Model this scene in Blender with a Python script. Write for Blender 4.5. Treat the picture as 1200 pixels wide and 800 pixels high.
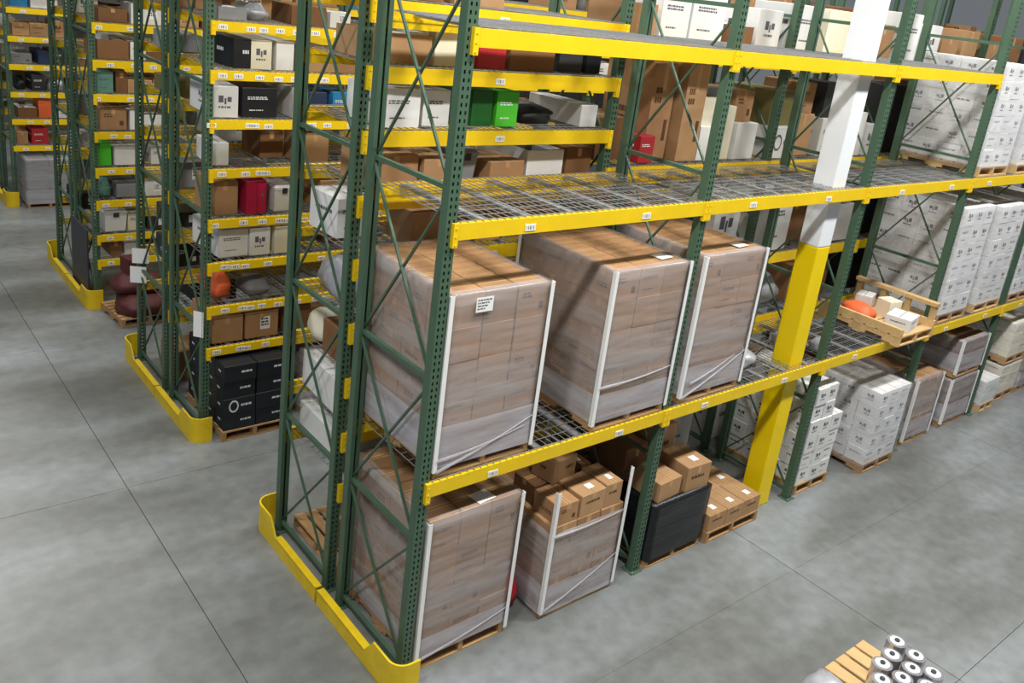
import bpy, math, random
from mathutils import Vector, Matrix, noise

random.seed(7)
for o in list(bpy.data.objects):
    bpy.data.objects.remove(o, do_unlink=True)
SC = bpy.context.scene
COL = SC.collection
PI = math.pi

# ------------------------------------------------------------------ camera
yaw, pitch, roll = 0.722, 0.313, 0.130
fw = Vector((math.sin(yaw) * math.cos(pitch), math.cos(yaw) * math.cos(pitch), -math.sin(pitch)))
rt = Vector((math.cos(yaw), -math.sin(yaw), 0.0))
up = rt.cross(fw)
rt2 = rt * math.cos(roll) + up * math.sin(roll)
up2 = up * math.cos(roll) - rt * math.sin(roll)
cam_data = bpy.data.cameras.new('camera')
cam_data.sensor_width = 36.0
cam_data.sensor_fit = 'HORIZONTAL'
cam_data.lens = 36.0 * 1015.5 / 1200.0
cam_data.shift_x = -6.3 / 1200.0
cam_data.shift_y = -82.8 / 1200.0
cam_data.clip_start = 0.05
cam = bpy.data.objects.new('camera', cam_data)
COL.objects.link(cam)
M = Matrix((rt2, up2, -fw)).transposed().to_4x4()
M.translation = Vector((-3.28, -4.436, 5.272))
cam.matrix_world = M
SC.camera = cam

# ------------------------------------------------------------------ light
SC.view_settings.view_transform = 'Standard'
SC.view_settings.look = 'None'
SC.view_settings.gamma = 1.0
SC.view_settings.use_curve_mapping = False
SC.view_settings.exposure = -0.45
try:
    SC.cycles.use_denoising = True
    SC.cycles.max_bounces = 8
    SC.cycles.transparent_max_bounces = 24
except Exception:
    pass
world = bpy.data.worlds.new('warehouse_air')
SC.world = world
world.use_nodes = True
bg = world.node_tree.nodes['Background']
bg.inputs[0].default_value = (0.86, 0.93, 1.0, 1)
bg.inputs[1].default_value = 0.24

def lamp(x, y, z, power, sx=1.6, sy=0.5, col=(1.0, 0.985, 0.95)):
    d = bpy.data.lights.new('high_bay_light', 'AREA')
    d.shape = 'RECTANGLE'
    d.size, d.size_y = sx, sy
    d.energy = power
    d.color = col
    o = bpy.data.objects.new('high_bay_light', d)
    COL.objects.link(o)
    o.location = (x, y, z)
    return o

LZ = 9.2
for lx in (-4.6, 0.4, 5.4, 10.4):
    lamp(lx, -2.6, LZ, 640)
for lx in (-4.2, 1.2, 6.4, 11.6):
    lamp(lx, 3.25, LZ, 295)
for lx in (-4.2, 1.2, 6.4):
    lamp(lx, 7.6, LZ, 185)
for lx, ly in ((1.6, 12.6), (6.4, 12.6), (-1.5, 12.6), (-0.9, 16.0), (-0.3, 19.2)):
    lamp(lx, ly, LZ, 215)

# ------------------------------------------------------------------ materials
def new_mat(name):
    m = bpy.data.materials.new(name)
    m.use_nodes = True
    nt = m.node_tree
    return m, nt, nt.nodes['Principled BSDF']

def s2l(c):
    return tuple((v / 12.92 if v <= 0.04045 else ((v + 0.055) / 1.055) ** 2.4) for v in c)

def rgb(r, g, b):
    return s2l((r / 255.0, g / 255.0, b / 255.0))

def mat(name, col, rough=0.6, metal=0.0, var=0.12, scale=8.0, bump=0.0, stretch=None, spec=0.4, rand=0.0):
    m, nt, b = new_mat(name)
    b.inputs['Roughness'].default_value = rough
    b.inputs['Metallic'].default_value = metal
    b.inputs['Specular IOR Level'].default_value = spec
    tc = nt.nodes.new('ShaderNodeTexCoord')
    mp = nt.nodes.new('ShaderNodeMapping')
    nt.links.new(tc.outputs['Object'], mp.inputs[0])
    if stretch:
        mp.inputs['Scale'].default_value = stretch
    n = nt.nodes.new('ShaderNodeTexNoise')
    n.inputs['Scale'].default_value = scale
    n.inputs['Detail'].default_value = 5
    nt.links.new(mp.outputs[0], n.inputs['Vector'])
    mix = nt.nodes.new('ShaderNodeMix')
    mix.data_type = 'RGBA'
    lo = tuple(max(0.0, c * (1 - var * 1.6)) for c in col) + (1,)
    hi = tuple(min(1.0, c * (1 + var * 1.6)) for c in col) + (1,)
    mix.inputs[6].default_value = lo
    mix.inputs[7].default_value = hi
    nt.links.new(n.outputs[0], mix.inputs[0])
    out = mix.outputs[2]
    if rand > 0:
        oi = nt.nodes.new('ShaderNodeObjectInfo')
        mr = nt.nodes.new('ShaderNodeMapRange')
        mr.inputs[3].default_value = 1 - rand
        mr.inputs[4].default_value = 1 + rand
        nt.links.new(oi.outputs['Random'], mr.inputs[0])
        hs = nt.nodes.new('ShaderNodeHueSaturation')
        nt.links.new(mr.outputs[0], hs.inputs['Value'])
        nt.links.new(out, hs.inputs['Color'])
        out = hs.outputs[0]
    nt.links.new(out, b.inputs['Base Color'])
    if bump > 0:
        bp = nt.nodes.new('ShaderNodeBump')
        bp.inputs['Strength'].default_value = bump
        bp.inputs['Distance'].default_value = 0.01
        nt.links.new(n.outputs[0], bp.inputs['Height'])
        nt.links.new(bp.outputs[0], b.inputs['Normal'])
    return m

MT = {}
MT['green'] = mat('green_rack_paint', rgb(72, 98, 78), 0.45, 0, 0.12, 6)
MT['yellow'] = mat('yellow_beam_paint', rgb(238, 200, 22), 0.42, 0, 0.07, 5)
MT['guard'] = mat('yellow_guard_paint', rgb(226, 192, 26), 0.45, 0, 0.12, 7)
MT['zinc'] = mat('galvanised_wire', rgb(158, 160, 162), 0.4, 0.45, 0.1, 20)
MT['wood'] = mat('pallet_wood', rgb(176, 140, 98), 0.8, 0, 0.25, 6, 0.2, (1, 9, 9), 0.2, 0.15)
MT['palewood'] = mat('pale_crate_wood', rgb(205, 172, 122), 0.75, 0, 0.2, 6, 0.2, (1, 9, 9), 0.2, 0.1)
MT['brown'] = mat('kraft_board', rgb(164, 126, 90), 0.78, 0, 0.12, 5, 0, None, 0.2, 0.12)
MT['dbrown'] = mat('dark_kraft_board', rgb(128, 92, 62), 0.78, 0, 0.12, 5, 0, None, 0.2, 0.15)
MT['tan'] = mat('tan_board', rgb(174, 138, 100), 0.75, 0, 0.1, 5, 0, None, 0.2, 0.1)
MT['white'] = mat('white_board', rgb(222, 222, 220), 0.6, 0, 0.05, 5, 0, None, 0.3, 0.06)
MT['cream'] = mat('cream_board', rgb(226, 220, 196), 0.65, 0, 0.06, 5, 0, None, 0.3, 0.05)
MT['grey'] = mat('grey_plastic', rgb(140, 142, 145), 0.5, 0, 0.1, 5, 0, None, 0.4, 0.15)
MT['charcoal'] = mat('charcoal_board', rgb(52, 54, 58), 0.5, 0, 0.15, 8, 0, None, 0.4, 0.2)
MT['black'] = mat('black_board', rgb(30, 34, 40), 0.45, 0, 0.2, 8, 0, None, 0.4, 0.15)
MT['navy'] = mat('navy_board', rgb(38, 52, 84), 0.5, 0, 0.1, 5)
MT['blue'] = mat('blue_board', rgb(46, 132, 186), 0.5, 0, 0.1, 5)
MT['red'] = mat('red_board', rgb(176, 44, 52), 0.5, 0, 0.1, 5, 0, None, 0.4, 0.1)
MT['crimson'] = mat('crimson_plastic', rgb(172, 26, 66), 0.4, 0, 0.1, 5)
MT['orange'] = mat('orange_plastic', rgb(232, 108, 62), 0.5, 0, 0.1, 5)
MT['lime'] = mat('bright_green_board', rgb(78, 190, 50), 0.5, 0, 0.06, 5)
MT['dgreen'] = mat('deep_green_board', rgb(30, 96, 36), 0.55, 0, 0.1, 5)
MT['olive'] = mat('olive_board', rgb(112, 104, 60), 0.65, 0, 0.12, 5, 0, None, 0.3, 0.1)
MT['teal'] = mat('teal_board', rgb(96, 140, 128), 0.6, 0, 0.15, 8)
MT['burgundy'] = mat('burgundy_fabric', rgb(88, 42, 42), 0.6, 0, 0.25, 9, 0.4)
MT['print'] = mat('dark_print', rgb(92, 90, 98), 0.7, 0, 0.1, 8)
MT['bprint'] = mat('brown_print', rgb(92, 62, 42), 0.8, 0, 0.1, 8)
MT['wprint'] = mat('white_print', rgb(225, 226, 228), 0.6, 0, 0.05, 8)
MT['tape'] = mat('packing_tape', rgb(190, 152, 106), 0.35, 0, 0.06, 8)
MT['seam'] = mat('seam_gap', rgb(92, 66, 44), 0.9, 0, 0.1, 8)
MT['paper'] = mat('white_paper', rgb(240, 240, 238), 0.6, 0, 0.03, 8)
MT['edge'] = mat('white_edge_board', rgb(236, 236, 234), 0.55, 0, 0.04, 8)
MT['col_white'] = mat('white_column_paint', rgb(232, 236, 240), 0.5, 0, 0.04, 3)
MT['col_yellow'] = mat('yellow_column_paint', rgb(240, 208, 6), 0.42, 0, 0.05, 3)
MT['silver'] = mat('silver_bag', rgb(178, 180, 186), 0.32, 0.25, 0.2, 14, 0.5)
MT['can'] = mat('shiny_can', rgb(200, 200, 206), 0.22, 0.8, 0.1, 10)
MT['wall'] = mat('grey_wall_panel', rgb(84, 84, 80), 0.8, 0, 0.1, 1)

def film_mat(name, col, lo, hi, rough, stretch):
    m = bpy.data.materials.new(name)
    m.use_nodes = True
    nt = m.node_tree
    b = nt.nodes['Principled BSDF']
    out = nt.nodes['Material Output']
    b.inputs['Base Color'].default_value = col + (1,)
    b.inputs['Roughness'].default_value = rough
    tr = nt.nodes.new('ShaderNodeBsdfTransparent')
    mx = nt.nodes.new('ShaderNodeMixShader')
    tc = nt.nodes.new('ShaderNodeTexCoord')
    mp = nt.nodes.new('ShaderNodeMapping')
    mp.inputs['Scale'].default_value = stretch
    n = nt.nodes.new('ShaderNodeTexNoise')
    n.inputs['Scale'].default_value = 1.6
    n.inputs['Detail'].default_value = 6
    mr = nt.nodes.new('ShaderNodeMapRange')
    mr.inputs[1].default_value = 0.32
    mr.inputs[2].default_value = 0.68
    mr.inputs[3].default_value = lo
    mr.inputs[4].default_value = hi
    nt.links.new(tc.outputs['Object'], mp.inputs[0])
    nt.links.new(mp.outputs[0], n.inputs['Vector'])
    nt.links.new(n.outputs[0], mr.inputs[0])
    nt.links.new(mr.outputs[0], mx.inputs[0])
    nt.links.new(tr.outputs[0], mx.inputs[1])
    nt.links.new(b.outputs[0], mx.inputs[2])
    nt.links.new(mx.outputs[0], out.inputs[0])
    bp = nt.nodes.new('ShaderNodeBump')
    bp.inputs['Strength'].default_value = 0.5
    bp.inputs['Distance'].default_value = 0.02
    nt.links.new(n.outputs[0], bp.inputs['Height'])
    nt.links.new(bp.outputs[0], b.inputs['Normal'])
    return m

MT['film'] = film_mat('clear_stretch_film', rgb(190, 188, 190), 0.16, 0.60, 0.24, (0.6, 0.6, 5.0))
MT['filmheavy'] = film_mat('layered_stretch_film', rgb(204, 203, 210), 0.34, 0.72, 0.22, (0.8, 0.8, 5.0))
MT['filmwhite'] = film_mat('clear_film_on_white', rgb(232, 232, 240), 0.06, 0.40, 0.2, (0.6, 0.6, 5.0))
MT['filmblack'] = mat('black_stretch_film', rgb(24, 25, 28), 0.32, 0, 0.3, 4, 0.6, (1, 1, 9))

def floor_mat():
    m, nt, b = new_mat('polished_concrete')
    ge = nt.nodes.new('ShaderNodeNewGeometry')
    def nz(scale, detail, st=(1, 1, 1)):
        mp = nt.nodes.new('ShaderNodeMapping')
        mp.inputs['Scale'].default_value = st
        n = nt.nodes.new('ShaderNodeTexNoise')
        n.inputs['Scale'].default_value = scale
        n.inputs['Detail'].default_value = detail
        nt.links.new(ge.outputs['Position'], mp.inputs[0])
        nt.links.new(mp.outputs[0], n.inputs['Vector'])
        return n
    a = nz(0.75, 5, (0.42, 1.25, 1))
    c = nz(7.0, 8)
    r1 = nt.nodes.new('ShaderNodeValToRGB')
    r1.color_ramp.elements[0].position = 0.33
    r1.color_ramp.elements[0].color = rgb(93, 95, 92) + (1,)
    r1.color_ramp.elements[1].position = 0.66
    r1.color_ramp.elements[1].color = rgb(138, 143, 145) + (1,)
    e = r1.color_ramp.elements.new(0.5)
    e.color = rgb(116, 119, 117) + (1,)
    nt.links.new(a.outputs[0], r1.inputs[0])
    mx = nt.nodes.new('ShaderNodeMix')
    mx.data_type = 'RGBA'
    mx.blend_type = 'OVERLAY'
    mx.inputs[0].default_value = 0.35
    nt.links.new(r1.outputs[0], mx.inputs[6])
    nt.links.new(c.outputs[0], mx.inputs[7])
    nt.links.new(mx.outputs[2], b.inputs['Base Color'])
    mr = nt.nodes.new('ShaderNodeMapRange')
    mr.inputs[3].default_value = 0.26
    mr.inputs[4].default_value = 0.46
    nt.links.new(a.outputs[0], mr.inputs[0])
    nt.links.new(mr.outputs[0], b.inputs['Roughness'])
    return m
MT['floor'] = floor_mat()
MT['joint'] = mat('joint_filler', rgb(84, 84, 80), 0.9, 0, 0.1, 8)

# ------------------------------------------------------------------ mesh helpers
class MB:
    def __init__(s):
        s.v, s.f, s.m = [], [], []
    def quad(s, a, b, c, d, k=0):
        n = len(s.v)
        s.v += [tuple(a), tuple(b), tuple(c), tuple(d)]
        s.f.append((n, n + 1, n + 2, n + 3))
        s.m.append(k)
    def box(s, x0, x1, y0, y1, z0, z1, k=0):
        n = len(s.v)
        s.v += [(x0, y0, z0), (x1, y0, z0), (x1, y1, z0), (x0, y1, z0), (x0, y0, z1), (x1, y0, z1), (x1, y1, z1), (x0, y1, z1)]
        for q in ((0, 3, 2, 1), (4, 5, 6, 7), (0, 1, 5, 4), (1, 2, 6, 5), (2, 3, 7, 6), (3, 0, 4, 7)):
            s.f.append(tuple(n + i for i in q))
            s.m.append(k)
    def bar(s, p0, p1, w, h, k=0, ref=Vector((0, 0, 1))):
        p0, p1 = Vector(p0), Vector(p1)
        d = (p1 - p0).normalized()
        if abs(d.dot(ref)) > 0.95:
            ref = Vector((1, 0, 0))
        a = d.cross(ref).normalized() * (w / 2)
        b = a.cross(d).normalized() * (h / 2)
        n = len(s.v)
        for p in (p0, p1):
            for q in (-a - b, a - b, a + b, -a + b):
                s.v.append(tuple(p + q))
        for q in ((0, 1, 2, 3), (7, 6, 5, 4), (0, 4, 5, 1), (1, 5, 6, 2), (2, 6, 7, 3), (3, 7, 4, 0)):
            s.f.append(tuple(n + i for i in q))
            s.m.append(k)
    def cyl(s, c, r, h, n=16, k=0, axis=2, r2=None):
        r2 = r if r2 is None else r2
        i0 = len(s.v)
        def P(a, rr, t):
            u, v = rr * math.cos(a), rr * math.sin(a)
            if axis == 2: return (c[0] + u, c[1] + v, c[2] + t)
            if axis == 1: return (c[0] + u, c[1] + t, c[2] + v)
            return (c[0] + t, c[1] + u, c[2] + v)
        for j in range(n):
            s.v.append(P(2 * PI * j / n, r, 0))
        for j in range(n):
            s.v.append(P(2 * PI * j / n, r2, h))
        for j in range(n):
            jj = (j + 1) % n
            s.f.append((i0 + j, i0 + jj, i0 + n + jj, i0 + n + j)); s.m.append(k)
        s.f.append(tuple(i0 + n + j for j in range(n))); s.m.append(k)
        s.f.append(tuple(i0 + n - 1 - j for j in range(n))); s.m.append(k)
    def mesh(s, name, mats, smooth=False):
        me = bpy.data.meshes.new(name)
        me.from_pydata(s.v, [], s.f)
        for q in mats:
            me.materials.append(MT[q])
        me.polygons.foreach_set('material_index', s.m)
        if smooth:
            me.polygons.foreach_set('use_smooth', [True] * len(s.f))
        me.update()
        return me

def put(name, me, parent=None, loc=(0, 0, 0), rz=0.0):
    o = bpy.data.objects.new(name, me)
    COL.objects.link(o)
    if parent is not None:
        o.parent = parent
    o.location = loc
    if rz:
        o.rotation_euler = (0, 0, rz)
    return o

USED = {}
GROUPS = {'rack': 'green pallet racks', 'guard': 'yellow guards at the rack ends', 'pallet load': 'palletised loads in the racks',
          'carton': 'loose cartons on the racks', 'bundle': 'wrapped bundles on the racks', 'tote': 'plastic totes on the shelves',
          'tray': 'open trays on the shelves', 'paper': 'paper sheets on the end posts'}
def tag(o, label, cat, group=None):
    if label in USED and group is None:
        print('DUPLICATE LABEL', label)
    USED[label] = 1
    o['label'] = label
    o['category'] = cat
    g = group or GROUPS.get(cat)
    if g:
        o['group'] = g
    return o

def thing(name, label, cat, loc=(0, 0, 0), rz=0.0, group=None):
    o = bpy.data.objects.new(name, None)
    o.empty_display_size = 0.2
    COL.objects.link(o)
    o.location = loc
    o.rotation_euler = (0, 0, rz)
    return tag(o, label, cat, group)

CACHE = {}
def cached(key, fn):
    if key not in CACHE:
        CACHE[key] = fn()
    return CACHE[key]

# ------------------------------------------------------------------ floor and wall
XJ = [-12, -6.2, -1.03, 4.15, 9.33, 14.5, 24]
YJ = [-9, -2.55, 0.54 - 1.37, 3.63, 7.30, 11.6, 16.0, 21.8]
mb = MB(); mb.box(-12, 24, -9, 21.8, -0.2, -0.012)
floor = put('floor', mb.mesh('floor', ['joint']))
floor['kind'] = 'structure'
for i in range(len(XJ) - 1):
    for j in range(len(YJ) - 1):
        mb = MB()
        g = 0.004
        ga, gb = (0.001 if j == 2 else 0.0025), (0.001 if j == 1 else 0.0025)
        mb.box(XJ[i] + g, XJ[i + 1] - g, YJ[j] + ga, YJ[j + 1] - gb, -0.012, 0.0)
        put('slab', mb.mesh('slab', ['floor']), floor)
mb = MB(); mb.box(-12, 24, 21.8, 22.0, 0, 9)
w = put('wall_back', mb.mesh('wall_back', ['wall']))
w['kind'] = 'structure'
for i in range(36):
    mb = MB(); mb.box(-11.98 + i, -11.02 + i, 21.76, 21.8, 0, 9)
    put('panel', mb.mesh('panel', ['wall']), w)

# ------------------------------------------------------------------ rack pieces
PW, PD = 0.088, 0.078            # upright width and depth
def post_mesh(h):
    def fn():
        m = MB()
        x = PW / 2
        cols = (-x, -0.026, -0.012, 0.012, 0.026, x)
        for a, b in ((0, 1), (2, 3), (4, 5)):
            m.quad((cols[a], 0, 0), (cols[b], 0, 0), (cols[b], 0, h), (cols[a], 0, h))
        n = int(h / 0.0508)
        st = h / n
        for a, b in ((1, 2), (3, 4)):
            for i in range(n):
                z = i * st
                m.quad((cols[a], 0, z), (cols[b], 0, z), (cols[b], 0, z + st * 0.52), (cols[a], 0, z + st * 0.52))
        # side flanges, inner web and returns
        m.box(-x, -x + 0.004, 0.0005, PD, 0, h)
        m.box(x - 0.004, x, 0.0005, PD, 0, h)
        m.box(-x + 0.004, -0.009, PD - 0.004, PD, 0, h)
        m.box(0.009, x - 0.004, PD - 0.004, PD, 0, h)
        return m.mesh('upright', ['green', 'zinc'])
    return cached(('post', h), fn)

def foot_mesh():
    def fn():
        m = MB()
        m.box(-0.075, 0.075, -0.035, 0.115, 0, 0.008)
        m.cyl((-0.06, -0.02, 0.008), 0.01, 0.018, 6, 1)
        m.cyl((0.06, 0.10, 0.008), 0.01, 0.018, 6, 1)
        return m.mesh('foot_plate', ['green', 'zinc'])
    return cached('foot', fn)

def beam_mesh(L, h):
    def fn():
        m = MB()
        m.box(-L / 2, L / 2, 0.0, 0.040, 0, h)
        m.box(-L / 2, L / 2, 0.040, 0.062, 0, h - 0.042)
        return m.mesh('beam', ['yellow'])
    return cached(('beam', round(L, 3), h), fn)

def connector_mesh(h):
    def fn():
        m = MB()
        m.box(-0.021, 0.021, -0.010, -0.002, -h * 1.42, 0.005)
        m.box(-0.021, -0.015, -0.002, 0.03, -h * 1.42, 0.005)
        for i in range(3):
            m.cyl((0, -0.010, -0.03 - i * h * 0.5), 0.006, -0.006, 6, 0, 1)
        return m.mesh('connector', ['yellow'])
    return cached(('conn', h), fn)

def tag_mesh(w=0.10, h=0.05):
    def fn():
        m = MB()
        m.box(-w / 2, w / 2, -0.004, 0, -h / 2, h / 2)
        for i in range(5):
            x = -w * 0.4 + i * w * 0.17
            m.quad((x, -0.0045, -h * 0.3), (x + w * (0.04 + 0.03 * (i % 3)), -0.0045, -h * 0.3), (x + w * (0.04 + 0.03 * (i % 3)), -0.0045, h * 0.28), (x, -0.0045, h * 0.28), 1)
        return m.mesh('location_tag', ['paper', 'print'])
    return cached(('tag', w, h), fn)

def deck_mesh(w, d, chan=True):
    def fn():
        m = MB()
        r = 0.0025
        nx = max(4, int(w / 0.062))
        for i in range(nx + 1):
            x = -w / 2 + w * i / nx
            m.bar((x, -0.018, 0.002), (x, d + 0.018, 0.002), 2 * r, 2 * r)
            m.bar((x, -0.018, 0.0), (x, -0.018, -0.036), 2 * r, 2 * r)
            m.bar((x, d + 0.018, 0.0), (x, d + 0.018, -0.036), 2 * r, 2 * r)
        ny = max(3, int(d / 0.105))
        for j in range(ny + 1):
            y = d * j / ny
            m.bar((-w / 2, y, 0.007), (w / 2, y, 0.007), 2 * r, 2 * r)
        m.bar((-w / 2, -0.018, -0.036), (w / 2, -0.018, -0.036), 2 * r, 2 * r)
        if chan:
            for k in (-0.33, 0, 0.33):
                m.box(k * w - 0.02, k * w + 0.02, 0.03, d - 0.03, -0.03, -0.002)
        return m.mesh('wire_deck', ['zinc'])
    return cached(('deck', round(w, 3), round(d, 3), chan), fn)

def chan_mesh(d):
    def fn():
        m = MB()
        m.box(-0.02, 0.02, 0.03, d - 0.03, -0.03, -0.012)
        m.box(-0.032, 0.032, 0.03, d - 0.03, -0.012, -0.002)
        return m.mesh('support_channel', ['zinc'])
    return cached(('chan', round(d, 3)), fn)

def brace_mesh(p0, p1, w, h):
    def fn():
        m = MB()
        m.bar(p0, p1, w, h, 0, Vector((1, 0, 0)))
        return m.mesh('brace', ['green'])
    return cached(('br', tuple(round(c, 3) for c in p0 + p1)), fn)

BRZ = (0.10, 1.27, 2.60, 3.98, 5.35)
def rack(name, label, xs, y0, depth, levels, height, beam_h=0.13, detail=2, tags=1, tag_gap=None, frames=None):
    """xs: upright x positions; levels: one list of beam-top heights per bay"""
    t = thing(name, label, 'rack', (xs[0], y0, 0))
    pm = post_mesh(height)
    for i, x in enumerate(xs):
        lx = x - xs[0]
        a = put('upright', pm, t, (lx, 0, 0)); put('foot_plate', foot_mesh(), a)
        b = put('upright', pm, t, (lx, depth, 0), PI); put('foot_plate', foot_mesh(), b)
        yb0, yb1 = PD - 0.02, depth - PD + 0.02
        zs = [z for z in BRZ if z < height]
        for k, z in enumerate(zs):
            put('brace', brace_mesh((0, yb0, z), (0, yb1, z), 0.034, 0.034), t, (lx, 0, 0))
            if k + 1 < len(zs) and detail > 0:
                z2 = zs[k + 1]
                put('brace', brace_mesh((-0.012, yb0, z + 0.03), (-0.012, yb1, z2 - 0.03), 0.016, 0.02), t, (lx, 0, 0))
                put('brace', brace_mesh((0.012, yb1, z + 0.03), (0.012, yb0, z2 - 0.03), 0.016, 0.02), t, (lx, 0, 0))
    for i in range(len(xs) - 1):
        L = xs[i + 1] - xs[i] - 0.004
        cx = (xs[i] + xs[i + 1]) / 2 - xs[0]
        for lz in levels[i]:
            for side in (0, 1):
                yb = -0.022 if side == 0 else depth + 0.022
                rz = 0 if side == 0 else PI
                b = put('beam', beam_mesh(L, beam_h), t, (cx, yb, lz - beam_h), rz)
                if detail > 0:
                    put('connector', connector_mesh(beam_h), b, (-L / 2 + 0.022, 0, beam_h))
                    put('connector', connector_mesh(beam_h), b, (L / 2 - 0.022, 0, beam_h))
                if side == 0 and tags:
                    n = (tags if not (tags == 2 and lz > 5) else 0) if (tags <= 2 or i == 0) else 0
                    for q in range(n):
                        u = (q + 0.5) / n * L - L / 2 + random.uniform(-0.12, 0.12)
                        put('location_tag', tag_mesh(0.095, 0.048), b, (u, -0.001, beam_h * random.uniform(0.32, 0.5)))
            npan = 2
            wp = (L - PW - 0.03) / npan - 0.012
            for q in range(npan):
                ux = cx + (q - 0.5) * (wp + 0.014)
                dk = put('wire_deck', deck_mesh(wp, depth, detail < 2), t, (ux, 0, lz + 0.004))
                if detail >= 2:
                    for k in (-0.33, 0, 0.33):
                        put('support_channel', chan_mesh(depth), dk, (k * wp, 0, 0))
    return t

XS = [0, 2.658, 5.30, 7.746, 10.07, 12.45]
Z1, Z2, Z3 = 1.783, 3.757, 5.01
D = 1.065
YB, YC, YD, YE, YF, YG, YH = 1.24, 4.29, 5.53, 8.61, 9.85, 14.4, 15.64
LV = [1.08, 1.57, 2.075, 2.56, 3.105, 3.62, 4.12, 4.60, 5.08]
LVB = [1.78, 2.60, 3.757, 4.97]
HT = 7.0
rack('pallet_rack', 'front green pallet rack with yellow beams carrying film wrapped carton loads', XS, 0, D,
     [[Z1, Z2, Z3]] * 3 + [[Z1, Z2, 6.3]] * 2, HT, 0.115, 2, 2)
rack('pallet_rack', 'green rack standing back to back behind the front rack, close shelves', XS, YB, D,
     [LV] + [LVB] * 4, HT, 0.12, 1, 1)
XC = XS + [14.85, 17.25]
rack('pallet_rack', 'green shelf rack across the first aisle with nine close yellow shelves', XC, YC, D, [LV] * 7, HT, 0.095, 1, 13)
rack('pallet_rack', 'green rack backing the shelf rack across the first aisle', XC[:2], YD, D, [LV], HT, 0.11, 1, 1)
LVE = [0.72, 1.10, 1.62, 2.10, 2.62, 3.15, 3.62, 4.12, 4.60, 5.08]
rack('pallet_rack', 'third green rack across the second aisle with yellow shelves of mixed goods', XC[:3], YE, D, [LVE, LVE], HT, 0.10, 1, 8)
rack('pallet_rack', 'green rack backing the third rack, black board at its end', XC[:2], YF, D, [LVE], HT, 0.11, 1, 1)
LVG = [1.18, 1.70, 2.22, 2.74, 3.26, 3.78, 4.30, 4.82]
rack('pallet_rack', 'farthest green rack with the orange and red boxes on its shelves', XC[:3], YG, D, [LVG, LVG], HT, 0.10, 0, 6)
rack('pallet_rack', 'green rack behind the farthest row, mostly hidden by it', XC[:2], YH, D, [LVG], HT, 0.11, 0, 1)

# ------------------------------------------------------------------ yellow end guards
def guard_mesh(length, flip):
    """rail along +y from a tall rounded end that wraps the corner post at y = 0"""
    def fn():
        m = MB()
        r, th = 0.13, 0.016
        path = []
        path.append((0.20, -0.13))
        for k in range(9):
            a = -PI / 2 - k * PI / 16
            path.append((0.11 + r * math.cos(a), 0.0 + r * math.sin(a)))
        path.append((-0.02, 0.22))
        path.append((-0.02, 0.34))
        path.append((-0.02, length))
        hs = [0.30] * 10 + [0.30, 0.14, 0.14]
        sg = -1 if flip else 1
        n0 = len(m.v)
        N = len(path)
        for i, (x, y) in enumerate(path):
            a = Vector(path[max(0, i - 1)]); b = Vector(path[min(N - 1, i + 1)])
            d = (b - a).normalized()
            nx, ny = -d.y, d.x
            for (ox, z) in ((0, 0), (0, hs[i]), (1, hs[i]), (1, 0)):
                m.v.append((x - nx * th * ox, (y - ny * th * ox) * sg, z))
        for i in range(N - 1):
            for k in range(4):
                kk = (k + 1) % 4
                q = (n0 + i * 4 + k, n0 + i * 4 + kk, n0 + (i + 1) * 4 + kk, n0 + (i + 1) * 4 + k)
                m.f.append(q if sg > 0 else q[::-1]); m.m.append(0)
        m.f.append((n0, n0 + 1, n0 + 2, n0 + 3)); m.m.append(0)
        e = n0 + (N - 1) * 4
        m.f.append((e + 3, e + 2, e + 1, e)); m.m.append(0)
        # top and foot flanges of the rail
        ya, yb = sorted((0.34 * sg, length * sg))
        m.box(-0.02, 0.045, ya, yb, 0.128, 0.142)
        m.box(-0.004, 0.06, ya, yb, 0.0, 0.012)
        return m.mesh('rail', ['guard'])
    return cached(('guard', round(length, 3), flip), fn)

def anchor_mesh():
    def fn():
        m = MB(); m.cyl((0, 0, 0), 0.014, 0.02, 6); return m.mesh('anchor_bolt', ['zinc'])
    return cached('anchor', fn)

def guards(y, where):
    for flip, nm in ((False, 'nearer'), (True, 'farther')):
        yy = y - 0.02 if not flip else y + 2 * D + 0.175 + 0.02
        g = thing('corner_guard', 'rounded yellow floor guard, %s half, %s' % (nm, where), 'guard', (-0.17, yy, 0))
        r = put('rail', guard_mesh(1.155, flip), g)
        for q in (0.45, 0.75, 1.05):
            put('anchor_bolt', anchor_mesh(), g, (0.04, (q if not flip else -q), 0.012))
guards(0.0, 'end of the front rack')
guards(YC, 'end of rack across first aisle')
guards(YE, 'end of the third rack')
guards(YG, 'end of the farthest rack')

# ------------------------------------------------------------------ building column
c = thing('column', 'square steel building column inside the front rack, yellow below and white above', 'column', (4.88, 0.20, 0))
def colbox(name, z0, z1, m):
    b = MB(); b.box(-0.118, 0.118, -0.118, 0.118, z0, z1)
    o = put(name, b.mesh(name, [m]), c)
    mod = o.modifiers.new('round', 'BEVEL'); mod.width = 0.012; mod.segments = 2
    return o
o = colbox('lower_section', 0, 3.12, 'col_yellow'); o['label'] = 'yellow painted lower section'
o = colbox('upper_section', 3.12, 9.0, 'col_white'); o['label'] = 'white painted upper section'

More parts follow.
